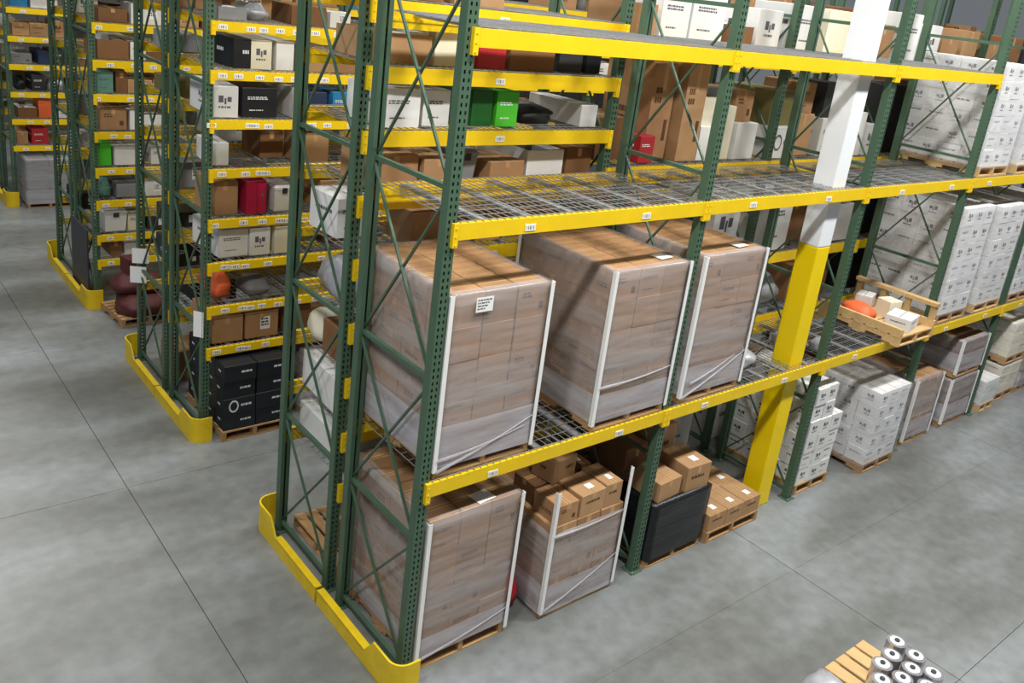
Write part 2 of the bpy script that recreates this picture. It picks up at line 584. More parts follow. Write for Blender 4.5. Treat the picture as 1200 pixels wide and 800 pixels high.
# ------------------------------------------------------------------ cartons
def carton_mesh(w, d, h, body, style='plain', seed=0):
    key = ('carton', round(w, 2), round(d, 2), round(h, 2), body, style, seed)
    w, d, h = round(w, 2), round(d, 2), round(h, 2)
    def fn():
        rr = random.Random(seed * 31 + int(w * 1000 + h * 77))
        m = MB()
        x, y = w / 2, d / 2
        b = min(0.006, w * 0.04)
        # chamfered body
        v = []
        for z, i in ((0, 0), (h - b, 0), (h, b)):
            for (sx, sy) in ((-1, -1), (1, -1), (1, 1), (-1, 1)):
                v.append((sx * (x - i), sy * (y - i), z))
        n = len(m.v); m.v += v
        m.f.append((n + 3, n + 2, n + 1, n)); m.m.append(0)
        for l in (0, 4):
            for k in range(4):
                kk = (k + 1) % 4
                m.f.append((n + l + k, n + l + kk, n + l + 4 + kk, n + l + 4 + k)); m.m.append(0)
        m.f.append((n + 8, n + 9, n + 10, n + 11)); m.m.append(0)
        e = 0.0012
        tw = 0.025
        brownish = body in ('brown', 'dbrown', 'tan')
        # top seam and tape along the longer side
        def top(x0, x1, y0, y1, k, z=h + e):
            m.quad((x0, y0, z), (x1, y0, z), (x1, y1, z), (x0, y1, z), k)
        def front(x0, x1, z0, z1, k, yy=-1):
            Y = yy * (y + e)
            if yy < 0: m.quad((x0, Y, z0), (x1, Y, z0), (x1, Y, z1), (x0, Y, z1), k)
            else: m.quad((x1, Y, z0), (x0, Y, z0), (x0, Y, z1), (x1, Y, z1), k)
        def left(y0, y1, z0, z1, k):
            X = -(x + e)
            m.quad((X, y1, z0), (X, y0, z0), (X, y0, z1), (X, y1, z1), k)
        if style != 'bare':
            if w >= d:
                top(-x + b, x - b, -0.003, 0.003, 2)
                if brownish:
                    top(-x + b, x - b, -tw, tw, 1, h + e * 0.6)
                    left(-tw, tw, h * 0.72, h - b, 1)
            else:
                top(-0.003, 0.003, -y + b, y - b, 2)
                if brownish:
                    top(-tw, tw, -y + b, y - b, 1, h + e * 0.6)
                    front(-tw, tw, h * 0.72, h - b, 1)
        def text(fn_, a0, a1, z0, z1, rows, k):
            for r in range(rows):
                zz1 = z1 - (z1 - z0) * r / rows
                zz0 = zz1 - (z1 - z0) / rows * 0.6
                a = a0
                while a < a1 - 0.012:
                    q = min(a1, a + rr.uniform(0.012, 0.045))
                    fn_(a, q, zz0, zz1, k)
                    a = q + 0.008
        if style == 'marks':
            text(front, -x * 0.7, -x * 0.1, h * 0.55, h * 0.75, 2, 3)
            front(x * 0.45, x * 0.75, h * 0.2, h * 0.42, 3)
            text(left, -y * 0.5, y * 0.4, h * 0.3, h * 0.5, 2, 3)
        elif style == 'logo':
            for fn_, a in ((front, x), (left, y)):
                s = min(a * 0.5, h * 0.22)
                fn_(-s, -s * 0.25, h * 0.48, h * 0.70, 3)
                fn_(-s * 0.1, s * 0.2, h * 0.42, h * 0.62, 3)
                fn_(s * 0.35, s, h * 0.50, h * 0.66, 3)
                text(fn_, -s, s, h * 0.26, h * 0.36, 1, 3)
        elif style == 'text':
            text(front, -x * 0.7, x * 0.45, h * 0.58, h * 0.70, 2, 3)
            text(front, -x * 0.6, x * 0.2, h * 0.20, h * 0.26, 1, 3)
            text(left, -y * 0.6, y * 0.6, h * 0.5, h * 0.65, 1, 3)
        elif style == 'emblem':
            s = min(x, h) * 0.42
            for k in range(10):
                a0, a1 = 2 * PI * k / 10, 2 * PI * (k + 1) / 10
                pts = []
                for a, q in ((a0, 1), (a1, 1), (a1, 0.72), (a0, 0.72)):
                    pts.append((-x * 0.35 + s * 0.75 * q * math.cos(a), -(y + e), h * 0.5 + s * q * math.sin(a)))
                m.quad(pts[3], pts[2], pts[1], pts[0], 3)
            text(front, x * 0.1, x * 0.8, h * 0.35, h * 0.58, 1, 3)
            text(left, -y * 0.3, y * 0.3, h * 0.4, h * 0.6, 1, 3)
        elif style == 'stamp':
            text(front, x * 0.05, x * 0.75, h * 0.42, h * 0.62, 1, 3)
            text(left, -y * 0.25, y * 0.25, h * 0.4, h * 0.6, 1, 3)
        elif style == 'paper':
            front(-x * 0.1, x * 0.5, h * 0.3, h * 0.8, 4)
            text(lambda a, q, z0, z1, k: m.quad((a, -(y + 2 * e), z0), (q, -(y + 2 * e), z0), (q, -(y + 2 * e), z1), (a, -(y + 2 * e), z1), k), -x * 0.05, x * 0.42, h * 0.4, h * 0.74, 3, 3)
        elif style == 'toplabel':
            top(-x * 0.1, x * 0.4, -y * 0.6, -y * 0.15, 4, h + 2 * e)
            text(front, -x * 0.6, x * 0.5, h * 0.5, h * 0.66, 1, 3)
        pk = 'wprint' if body in ('black', 'charcoal', 'navy', 'blue', 'lime', 'red', 'dgreen') else ('bprint' if brownish or body == 'olive' else 'print')
        return m.mesh('carton', [body, 'tape', 'seam', pk, 'paper'])
    return cached(key, fn)

# ------------------------------------------------------------------ pallets
def pallet_part(root, w, d, parent_name='pallet', z=0.0, wood='wood', ox=0.0, oy=0.0, part=True):
    """pallet with its boards: stringers and bottom boards in one mesh, each top board its own piece"""
    def fn():
        m = MB()
        for k in (-1, 0, 1):
            cx = k * (w / 2 - 0.025)
            m.box(cx - 0.022, cx + 0.022, -d / 2, -d / 2 + d * 0.2, 0.016, 0.108)
            m.box(cx - 0.022, cx + 0.022, -d / 2 + d * 0.2, -d / 2 + d * 0.4, 0.055, 0.108)
            m.box(cx - 0.022, cx + 0.022, -d / 2 + d * 0.4, d / 2 - d * 0.4, 0.016, 0.108)
            m.box(cx - 0.022, cx + 0.022, d / 2 - d * 0.4, d / 2 - d * 0.2, 0.055, 0.108)
            m.box(cx - 0.022, cx + 0.022, d / 2 - d * 0.2, d / 2, 0.016, 0.108)
        for q in (-d / 2, -0.05, d / 2 - 0.1):
            m.box(-w / 2, w / 2, q, q + 0.1, 0, 0.0155)
        return m.mesh('pallet', [wood])
    p = put(parent_name, cached(('pallet', round(w, 2), round(d, 2), wood), fn), root, (ox, oy, z))
    nb = 7
    bw = d / nb - 0.028
    def fb():
        m = MB(); m.box(-w / 2, w / 2, -bw / 2, bw / 2, 0.1085, 0.127); return m.mesh('deck_board', [wood])
    me = cached(('pboard', round(w, 2), round(d, 2), wood), fb)
    for i in range(nb):
        put('deck_board', me, p, (0, -d / 2 + bw / 2 + i * (d - bw) / (nb - 1), 0))
    return p

PH = 0.128

def film_mesh(w, d, z0, z1, seed, lip=0.05, k='film', amp=0.006):
    m = MB()
    nx, ny, nz = 12, 12, 14
    ring = []
    for i in range(nx): ring.append((-w / 2 + w * i / nx, -d / 2, 0, -1))
    for i in range(ny): ring.append((w / 2, -d / 2 + d * i / ny, 1, 0))
    for i in range(nx): ring.append((w / 2 - w * i / nx, d / 2, 0, 1))
    for i in range(ny): ring.append((-w / 2, d / 2 - d * i / ny, -1, 0))
    R = len(ring)
    for j in range(nz + 1):
        z = z0 + (z1 - z0) * j / nz
        for (x, y, nxx, nyy) in ring:
            q = noise.noise(Vector((x * 2.2 + seed * 5.1, y * 2.2, z * 7.0))) * amp
            m.v.append((x + nxx * (q + amp), y + nyy * (q + amp), z))
    for j in range(nz):
        for i in range(R):
            ii = (i + 1) % R
            m.f.append((j * R + i, j * R + ii, (j + 1) * R + ii, (j + 1) * R + i)); m.m.append(0)
    if lip:
        b = len(m.v)
        for (x, y, nxx, nyy) in ring:
            m.v.append((x * (1 - 2 * lip / w), y * (1 - 2 * lip / d), z1 + 0.004))
        for i in range(R):
            ii = (i + 1) % R
            m.f.append((nz * R + i, nz * R + ii, b + ii, b + i)); m.m.append(0)
    return m.mesh('stretch_film', [k], True)

def skirt_mesh(w, d, z0, z1, seed):
    return film_mesh(w + 0.012, d + 0.012, z0, z1, seed, 0, 'filmheavy', 0.007)

def rope_mesh(pts, r0, r1):
    """twisted film rope as a tapering tube"""
    m = MB()
    n = 7
    N = len(pts)
    for i, p in enumerate(pts):
        p = Vector(p)
        d = (Vector(pts[min(N - 1, i + 1)]) - Vector(pts[max(0, i - 1)])).normalized()
        a = d.cross(Vector((0, 1, 0.01))).normalized(); b = a.cross(d)
        r = r0 + (r1 - r0) * i / (N - 1)
        for k in range(n):
            t = 2 * PI * k / n
            m.v.append(tuple(p + a * r * math.cos(t) + b * r * 0.6 * math.sin(t)))
    for i in range(N - 1):
        for k in range(n):
            kk = (k + 1) % n
            m.f.append((i * n + k, i * n + kk, (i + 1) * n + kk, (i + 1) * n + k)); m.m.append(0)
    m.f.append(tuple(range(n - 1, -1, -1))); m.m.append(0)
    m.f.append(tuple((N - 1) * n + k for k in range(n))); m.m.append(0)
    return m.mesh('film_fold', ['filmheavy'], True)

def edge_mesh(h, s=0.032):
    def fn():
        m = MB()
        m.box(0, s, -0.004, 0, 0, h)
        m.box(-0.004, 0, -0.004, s, 0, h)
        return m.mesh('edge_protector', ['edge'])
    return cached(('edge', round(h, 2), s), fn)

def label_sheet(w, h):
    def fn():
        m = MB()
        m.box(-w / 2, w / 2, -0.002, 0, -h / 2, h / 2)
        rr = random.Random(3)
        for r in range(4):
            z = h * (0.32 - 0.2 * r)
            a = -w * 0.42
            while a < w * (0.3 - 0.08 * r):
                q = a + rr.uniform(0.01, 0.03)
                m.quad((a, -0.0026, z - h * 0.05), (q, -0.0026, z - h * 0.05), (q, -0.0026, z + h * 0.05), (a, -0.0026, z + h * 0.05), 1)
                a = q + 0.006
        return m.mesh('paper_label', ['paper', 'print'])
    return cached(('sheet', w, h), fn)

def load(label, x0, x1, y0, y1, z, top, nx, ny, nl, body='brown', styles=('plain',), film=True, wrap_top=None,
         edges=True, edge_top=None, paper=None, toppaper=None, skirt=0.24, fold=None, jit=0.004, drop=None, rz=0.0, f0=0.09, styler=None,
         wood='wood', black=False, name='pallet_load', cat='pallet load', bodies=None, pal=True):
    """palletised unit load: pallet, single cartons, edge boards and film"""
    w, d = x1 - x0, y1 - y0
    root = thing(name, label, cat, ((x0 + x1) / 2, (y0 + y1) / 2, z + 0.012 if z > 0.1 else z), rz)
    zz = z + 0.012 if z > 0.1 else z
    base = 0.0
    if pal:
        pallet_part(root, w + 0.01, d + 0.01, 'pallet', 0, wood)
        base = PH
    H = top - zz - base
    lw, ld, lh = w / nx, d / ny, H / nl
    sd = len(USED)
    rr = random.Random(sd)
    for k in range(nl):
        for i in range(nx):
            for j in range(ny):
                if 0 < i < nx - 1 and 0 < j < ny - 1 and k < nl - 1:
                    continue
                if drop and drop(i, j, k):
                    continue
                st = rr.choice(styles)
                bd = rr.choice(bodies) if bodies else body
                if styler:
                    st = styler(i, j, k)
                me = carton_mesh(lw - 0.006, ld - 0.006, lh - 0.002, bd, st, rr.randint(0, 2))
                put('carton', me, root, (-w / 2 + lw * (i + 0.5) + rr.uniform(-jit, jit), -d / 2 + ld * (j + 0.5) + rr.uniform(-jit, jit), base + k * lh), rr.uniform(-0.006, 0.006))
    wt = (wrap_top - zz) if wrap_top else base + H
    if film:
        fm = film_mesh(w + 0.02, d + 0.02, f0 if pal else 0.0, wt, sd, 0.06, 'filmblack' if black else ('filmwhite' if body in ('white', 'cream') else 'film'), 0.009 if black else 0.006)
        f = put('stretch_film', fm, root)
        if black:
            f['label'] = 'black film wrap'
        if skirt and not black and body not in ('white', 'cream'):
            put('film_skirt', skirt_mesh(w + 0.02, d + 0.02, f0 - 0.004, base + skirt, sd + 1), f)
        for (a, b) in (fold or ()):
            pts = []
            for q in range(9):
                t = q / 8
                pts.append((-w / 2 + w * (a[0] + (b[0] - a[0]) * t), -d / 2 - 0.028, base + H * (a[1] + (b[1] - a[1]) * t) - 0.02 * math.sin(PI * t)))
            put('film_fold', rope_mesh(pts, 0.016, 0.004), f)
    if edges:
        eh = ((edge_top - zz) if edge_top else wt) - 0.06
        for (sx, sy, r) in ((-1, -1, 0), (1, -1, PI / 2), (1, 1, PI), (-1, 1, -PI / 2)):
            put('edge_protector', edge_mesh(eh), root, (sx * (w / 2 + 0.024), sy * (d / 2 + 0.024), 0.06), r)
    if paper:
        u, v, pw, ph = paper
        put('paper_label', label_sheet(pw, ph), root, (-w / 2 + w * u, -d / 2 - 0.031, base + H * v))
    if toppaper:
        u, v, pw, ph = toppaper
        def tp():
            m = MB(); m.box(-pw / 2, pw / 2, -ph / 2, ph / 2, 0, 0.002); return m.mesh('paper_label', ['paper'])
        put('paper_label', cached(('tp', pw, ph), tp), root, (-w / 2 + w * u, -d / 2 + d * v, base + H + 0.008), 0.12)
    return root

BS = ('plain', 'plain', 'marks', 'text')
# -------- front rack, first beam level
load('tall film wrapped carton load with white paper label, nearest on first beam level', 0.085, 0.985, 0.02, 1.17, Z1, 3.235, 3, 4, 5,
     'brown', BS, paper=(0.30, 0.93, 0.15, 0.11), fold=[((0.0, -0.05), (1.0, 0.16)), ((0, 0.02), (0.9, 0.10))], skirt=0.30)
load('tall film wrapped carton load, middle of first beam level, brown left side', 1.675, 2.575, 0.0, 1.17, Z1, 3.235, 3, 4, 5,
     'brown', BS, toppaper=(0.80, 0.14, 0.17, 0.13), fold=[((0.0, 0.22), (1.0, 0.26))], skirt=0.22)
load('tall film wrapped carton load just before the yellow column, first beam level', 2.835, 3.715, 0.02, 1.17, Z1, 3.245, 3, 4, 5,
     'brown', BS, toppaper=(0.72, 0.12, 0.17, 0.12), fold=[((0.0, -0.05), (1.0, 0.22)), ((0.1, 0.05), (0.8, 0.2))], skirt=0.24)
# -------- front rack, floor level
load('film wrapped carton load on wooden pallet, floor beside the rounded end guard', 0.115, 1.005, 0.03, 1.16, 0.0, 1.40, 3, 4, 4,
     'brown', BS, toppaper=(0.62, 0.075, 0.18, 0.14), fold=[((0.0, 0.0), (1.0, 0.12))], skirt=0.2, f0=0.13)
g2 = load('half wrapped carton load with white edge boards sticking up above it', 1.40, 2.27, -0.02, 1.08, 0.0, 0.93, 3, 3, 3,
     'tan', BS, edges=True, edge_top=1.30, wrap_top=0.86, skirt=0.22, f0=0.05, fold=[((0.0, -0.05), (1.0, 0.35)), ((0.0, 0.915), (1.0, 0.93))], bodies=('tan', 'brown'))
bl = load('pallet load wrapped in black film, floor behind the second upright', 2.77, 3.60, -0.02, 1.05, 0.0, 0.66, 3, 3, 2,
     'brown', ('plain',), black=True, edges=False, wrap_top=0.72)
load('low pallet of tan cartons with white top labels beside yellow column', 3.675, 4.56, -0.06, 1.0, 0.0, 0.33, 3, 3, 1,
     'tan', ('toplabel',), film=False, edges=False)

def carton(label, x, y, z, w, d, h, body, style='plain', rz=0.0, name='carton', cat='carton', group=None):
    o = put(name, carton_mesh(w, d, h, body, style), None, (x, y, z), rz)
    return tag(o, label, cat, group)

# loose cartons on the half wrapped load
TZ = 0.932
carton('upright tan carton standing highest on the half wrapped load', 1.74, 0.42, TZ + 0.21, 0.30, 0.26, 0.22, 'tan', 'stamp', 0.12)
carton('tan carton at front middle on top of the half wrapped load', 1.86, 0.15, TZ, 0.31, 0.32, 0.22, 'tan', 'toplabel', 0.03)
carton('tan carton at far front corner on the half wrapped load', 2.12, 0.16, TZ, 0.20, 0.34, 0.24, 'tan', 'toplabel', -0.02)
carton('brown carton at near front corner on the half wrapped load', 1.56, 0.15, TZ, 0.24, 0.32, 0.2, 'brown', 'marks', 0.0)
carton('long brown carton lying under the upright one, half wrapped load', 1.72, 0.48, TZ, 0.52, 0.28, 0.205, 'dbrown', 'plain', 0.0)
carton('brown carton at back of the half wrapped load, white label', 2.08, 0.55, TZ, 0.19, 0.36, 0.23, 'dbrown', 'toplabel', 0.0)
# loose cartons in the black wrapped load
carton('open tan carton at the front of the black wrapped load', 2.98, 0.20, 0.665, 0.34, 0.36, 0.26, 'tan', 'plain', 0.06)
carton('tan carton with white labels at far front corner of black wrapped load', 3.40, 0.20, 0.665, 0.34, 0.40, 0.33, 'tan', 'toplabel', -0.05)
carton('tan carton at far back of the black wrapped load', 3.38, 0.70, 0.665, 0.36, 0.42, 0.52, 'tan', 'toplabel', 0.02)
carton('brown carton at near back of the black wrapped load', 2.97, 0.72, 0.665, 0.34, 0.48, 0.40, 'dbrown', 'plain', 0.0)

def bag_mesh(w, d, h, m_, seed, amp=0.25):
    """lumpy filled bag"""
    def fn():
        m = MB()
        nu, nv = 14, 8
        for j in range(nv + 1):
            t = j / nv
            prof = (math.sin(PI * (0.25 + t * 0.67))) ** 0.45
            for i in range(nu):
                a = 2 * PI * i / nu
                c, s = math.cos(a), math.sin(a)
                sq = 1 / max(abs(c), abs(s)) ** 0.7
                p = Vector((c * w / 2 * prof * sq * 0.92, s * d / 2 * prof * sq * 0.92, h * t))
                q = 1 + amp * noise.noise(Vector((c * 1.7 + seed * 3.3, s * 1.7, t * 2.4)))
                m.v.append((p.x * q, p.y * q, p.z * (1 + 0.3 * amp * noise.noise(Vector((c * 2, s * 2, seed * 2.1)))) ))
        for j in range(nv):
            for i in range(nu):
                ii = (i + 1) % nu
                m.f.append((j * nu + i, j * nu + ii, (j + 1) * nu + ii, (j + 1) * nu + i)); m.m.append(0)
        m.f.append(tuple(range(nu - 1, -1, -1))); m.m.append(0)
        m.f.append(tuple(nv * nu + i for i in range(nu))); m.m.append(0)
        return m.mesh('bag', [m_], True)
    return cached(('bag', round(w, 2), round(d, 2), round(h, 2), m_, seed), fn)

def bag(label, x, y, z, w, d, h, m_, seed=1, rz=0.0, name='wrapped_bundle', cat='bundle'):
    o = put(name, bag_mesh(w, d, h, m_, seed), None, (x, y, z), rz)
    return tag(o, label, cat)

bag('red bundle on the floor between the two front wrapped loads', 1.205, 0.42, 0.0, 0.28, 0.5, 0.34, 'red', 2)

# -------- front rack, bays beyond the column
WS = ('logo', 'logo', 'text')
load('white printed carton stack with stepped top, floor beside yellow column', 5.42, 6.10, 0.02, 1.08, 0.0, 1.38, 3, 4, 6,
     'white', WS, film=False, edges=False, drop=lambda i, j, k: (k == 5 and i > 1) or (k == 4 and i > 1 and j == 0) , jit=0.012)
load('white film wrapped carton load on dark pallet before third upright, floor', 6.70, 7.46, -0.12, 0.95, 0.0, 1.12, 3, 4, 5,
     'white', WS, edges=False, skirt=0.5)
load('brown wrapped carton load on floor right behind third upright', 7.98, 8.70, 0.02, 1.1, 0.0, 0.98, 3, 3, 3,
     'brown', BS, edges=True)
load('lower wrapped brown load with white edge boards, floor of fourth bay', 9.12, 9.92, 0.02, 1.1, 0.0, 0.76, 2, 3, 2, 'dbrown', BS, edges=True)
load('upper wrapped brown load stacked on another, fourth bay of floor', 9.12, 9.92, 0.02, 1.1, 0.775, 1.36, 2, 3, 2, 'dbrown', BS, edges=True)
load('small white bagged load on pale pallet beside fourth upright', 10.28, 10.78, -0.04, 0.6, 0.0, 0.52, 2, 2, 2, 'white', ('plain',), edges=False, wood='palewood')
load('low stack of white wrapped sacks on floor, fifth bay', 10.95, 11.7, 0.02, 1.1, 0.0, 0.62, 2, 3, 3, 'cream', ('plain', 'text'), edges=False)
load('second tier of white sacks stacked over others, fifth bay', 10.95, 11.7, 0.02, 1.1, 0.635, 1.34, 2, 3, 3, 'cream', ('plain', 'text'), edges=False)
load('farthest brown floor load beside the last upright', 11.78, 12.36, 0.02, 1.1, 0.0, 1.05, 2, 3, 3, 'brown', BS, edges=False)

load('tall white printed carton load behind third upright, first beam level', 7.97, 8.80, 0.02, 1.15, Z1, 3.36, 3, 4, 6, 'white', WS, edges=False)
load('second tall white printed load in fourth bay, first beam level', 9.05, 9.90, 0.02, 1.15, Z1, 3.32, 3, 4, 6, 'white', WS, edges=False, wood='palewood')
load('tall white load past fourth upright, first beam level', 10.22, 11.0, 0.02, 1.15, Z1, 3.3, 3, 4, 6, 'white', WS, edges=False)
load('last tall white load of first beam level', 11.3, 12.2, 0.02, 1.15, Z1, 3.2, 3, 4, 6, 'white', WS, edges=False)
load('tall white printed carton load behind third upright, second beam level', 7.93, 8.78, 0.02, 1.15, Z2, 5.15, 3, 4, 6, 'white', WS, edges=False, wood='palewood')
load('second white printed load in fourth bay, second beam level', 9.05, 9.90, 0.02, 1.15, Z2, 5.1, 3, 4, 6, 'white', WS, edges=False, wood='palewood')
load('white load past fourth upright, second beam level', 10.22, 11.05, 0.02, 1.15, Z2, 5.1, 3, 4, 6, 'white', WS, edges=False)

# open wooden crate on the first beam level, third bay
cr = thing('open_crate', 'open pale wood crate on first beam level with orange bundle inside', 'crate', (7.02, 0.36, Z1 + 0.012), 0.0)
pallet_part(cr, 0.86, 1.10, 'pallet', 0, 'palewood')
def rail_m(L, w, h):
    def fn():
        m = MB(); m.box(-w / 2, w / 2, -L / 2, L / 2, 0, h); return m.mesh('rail', ['palewood'])
    return cached(('crail', L, w, h), fn)
for sx in (-1, 1):
    put('rail', rail_m(1.10, 0.05, 0.09), cr, (sx * 0.40, 0, PH))
    if sx > 0:
        put('rail', rail_m(1.10, 0.10, 0.045), cr, (sx * 0.385, 0, 0.40))
    for k in range(4):
        hh = 0.40 if sx > 0 else 0.22
        def fn(hh=hh):
            m = MB(); m.box(-0.025, 0.025, -0.035, 0.035, 0.218, hh); return m.mesh('crate_post', ['palewood'])
        if sx > 0:
            put('crate_post', cached(('cpost', hh), fn), cr, (sx * 0.40, -0.5 + k * 0.333, 0))
bag('orange bundle lying inside the open wooden crate', 6.80, 0.50, Z1 + 0.142, 0.30, 0.42, 0.16, 'orange', 3)
carton('white and dark box inside the open wooden crate, front', 6.98, 0.02, Z1 + 0.142, 0.36, 0.30, 0.16, 'white', 'text', 0.2)
carton('small white carton inside the open wooden crate, back', 7.15, 0.62, Z1 + 0.142, 0.26, 0.2, 0.2, 'white', 'plain', 0.3)
carton('small cream carton in middle of open wooden crate', 7.2, 0.32, Z1 + 0.142, 0.22, 0.2, 0.22, 'cream', 'plain', -0.2)
# small things on the deck beside the column
bag('white plastic bundle on mesh deck just past the yellow column', 5.14, 0.42, Z1 + 0.016, 0.22, 0.3, 0.18, 'silver', 4)
bag('small grey roll bundle on mesh deck beside the column', 5.5, 0.2, Z1 + 0.016, 0.2, 0.2, 0.14, 'grey', 5)
bag('grey plastic bundle on mesh deck between load and column', 4.2, 0.5, Z1 + 0.016, 0.5, 0.6, 0.16, 'silver', 6)

# ------------------------------------------------------------------ shelf goods
NTH = ['first', 'second', 'third', 'fourth', 'fifth', 'sixth', 'seventh', 'eighth', 'ninth', 'tenth', 'eleventh', 'twelfth']
CN = {'brown': 'brown', 'dbrown': 'dark brown', 'tan': 'tan', 'white': 'white', 'cream': 'cream', 'grey': 'grey', 'charcoal': 'charcoal',
      'black': 'black', 'navy': 'navy', 'blue': 'blue', 'red': 'red', 'crimson': 'crimson', 'orange': 'orange', 'lime': 'bright green',
      'dgreen': 'deep green', 'olive': 'olive', 'teal': 'teal', 'silver': 'silvery', 'burgundy': 'burgundy'}

def tote_mesh(w, d, h, m_):
    """tapered plastic tote with rim and lid"""
    def fn():
        m = MB()
        def frus(x0, y0, z0, x1, y1, z1):
            n = len(m.v)
            for (x, y, z) in ((x0, y0, z0), (x1, y1, z1)):
                m.v += [(-x, -y, z), (x, -y, z), (x, y, z), (-x, y, z)]
            for q in ((3, 2, 1, 0), (4, 5, 6, 7), (0, 1, 5, 4), (1, 2, 6, 5), (2, 3, 7, 6), (3, 0, 4, 7)):
                m.f.append(tuple(n + i for i in q)); m.m.append(0)
        frus(w * 0.43, d * 0.43, 0, w * 0.48, d * 0.48, h * 0.84)
        frus(w * 0.5, d * 0.5, h * 0.84, w * 0.5, d * 0.5, h * 0.93)
        frus(w * 0.47, d * 0.47, h * 0.93, w * 0.44, d * 0.44, h)
        m.box(-w * 0.12, w * 0.12, -d * 0.5 - 0.008, -d * 0.5, h * 0.7, h * 0.9, 1)
        return m.mesh('tote', [m_, 'charcoal'])
    return cached(('tote', round(w, 2), round(d, 2), round(h, 2), m_), fn)

def tray_mesh(w, d, h, m_):
    """open topped tray carton with contents showing"""
    def fn():
        m = MB(); t = 0.008
        m.box(-w / 2, w / 2, -d / 2, d / 2, 0, t)
        m.box(-w / 2, w / 2, -d / 2, -d / 2 + t, t, h); m.box(-w / 2, w / 2, d / 2 - t, d / 2, t, h)
        m.box(-w / 2, -w / 2 + t, -d / 2 + t, d / 2 - t, t, h); m.box(w / 2 - t, w / 2, -d / 2 + t, d / 2 - t, t, h)
        rr = random.Random(int(w * 100))
        for i in range(3):
            for j in range(2):
                cx, cy = -w / 2 + w * (i + 0.5) / 3, -d / 2 + d * (j + 0.5) / 2
                m.box(cx - w * 0.14, cx + w * 0.14, cy - d * 0.2, cy + d * 0.2, t, h * rr.uniform(0.7, 1.1), 1)
        return m.mesh('tray', [m_, 'white' if m_ != 'white' else 'grey'])
    return cached(('tray', round(w, 2), round(d, 2), round(h, 2), m_), fn)

ITEMS = {}
def shelf_item(where, key, kind, col, x, y, z, w, d, h, style='plain', rz=0.0):
    """key = (rack, bay, level); the label counts things along that shelf"""
    n = ITEMS.get(key, 0); ITEMS[key] = n + 1
    bay, lev = key[1], key[2]
    place = '%s along %s' % (NTH[min(n, 11)], 'floor level' if lev < 0 else '%s shelf up' % NTH[lev])
    if bay > 0:
        place += ' of %s bay' % NTH[bay]
    noun = {'carton': 'carton', 'tote': 'plastic tote', 'bag': 'wrapped bundle', 'tray': 'open tray'}[kind]
    lab = '%s %s, %s, %s' % (CN[col], noun, place, where)
    if kind == 'carton': me, nm = carton_mesh(w, d, h, col, style, n % 2), 'carton'
    elif kind == 'tote': me, nm = tote_mesh(w, d, h, col), 'plastic_tote'
    elif kind == 'bag': me, nm = bag_mesh(w * 0.86, d * 0.86, h * 0.92, col, n), 'wrapped_bundle'
    else: me, nm = tray_mesh(w, d, h, col), 'open_tray'
    o = put(nm, me, None, (x, y, z), rz + 0.05 * math.sin(len(USED) * 2.3))
    ct = {'carton': 'carton', 'tote': 'tote', 'bag': 'bundle', 'tray': 'tray'}[kind]
    if lab in USED:
        print('DUPLICATE LABEL', lab)
    return tag(o, lab, ct, '%ss on the %s' % (ct, where))

RW = {'B': 'rack behind front rack', 'C': 'rack across first aisle', 'D': 'first aisle backing rack',
      'E': 'third rack', 'F': 'rack backing the third', 'G': 'farthest rack', 'H': 'rack behind farthest'}
RY = {'B': YB, 'C': YC, 'D': YD, 'E': YE, 'F': YF, 'G': YG, 'H': YH}
PALETTE = ['brown'] * 6 + ['dbrown'] * 4 + ['tan'] * 3 + ['white'] * 6 + ['cream'] * 2 + ['grey'] * 2 + ['charcoal'] * 2 + ['black', 'olive', 'teal']

def fill(R, bay, lev, levels, x0, x1, spec=(), auto=True, seed=0, dens=0.8, yoff=0.06):
    """spec rows: (xa, xb, height, colour, kind, style) placed by hand; the rest of the shelf is filled by chance"""
    rr = random.Random(seed * 97 + lev * 13 + bay * 7 + ord(R))
    z = levels[lev] + 0.0155
    clear = (levels[lev + 1] - 0.13 if lev + 1 < len(levels) else levels[lev] + 0.75) - z - 0.03
    rows = [list(s) for s in spec]
    if auto:
        x = x0 + 0.03
        taken = sorted((s[0], s[1]) for s in spec)
        while x < x1 - 0.16:
            wdt = rr.uniform(0.2, 0.5)
            nxt = [t for t in taken if t[1] > x]
            if nxt and x + wdt > nxt[0][0] - 0.01:
                if nxt[0][0] - x > 0.22 and rr.random() < dens:
                    wdt = nxt[0][0] - 0.02 - x
                else:
                    x = nxt[0][1] + 0.02
                    continue
            if x + wdt > x1 - 0.03:
                wdt = x1 - 0.03 - x
                if wdt < 0.15: break
            if rr.random() < dens:
                kd = rr.choice(['carton'] * 7 + ['tote', 'bag', 'tray'])
                c_ = rr.choice(PALETTE)
                if kd == 'bag': c_ = rr.choice(['silver', 'grey', 'white', 'dbrown'])
                if kd == 'tote': c_ = rr.choice(['grey', 'white', 'charcoal', 'blue'])
                hh = clear * rr.uniform(0.5, 0.98) if kd != 'tray' else clear * rr.uniform(0.3, 0.5)
                rows.append([x, x + wdt, hh, c_, kd, rr.choice(['plain', 'text', 'logo', 'paper', 'marks'])])
            x += wdt + rr.choice([0.01, 0.02, 0.03, 0.12])
    rows.sort(key=lambda s: s[0])
    for s in rows:
        xa, xb, hh, c_, kd, st = s[:6]
        d = s[6] if len(s) > 6 else rr.uniform(0.4, 0.75)
        yo = s[7] if len(s) > 7 else yoff + rr.uniform(0, 0.06)
        hh = min(hh, clear)
        shelf_item(RW[R], (R, bay, lev), kd, c_, (xa + xb) / 2, RY[R] + yo + d / 2, z, xb - xa - 0.008, d, hh, st)

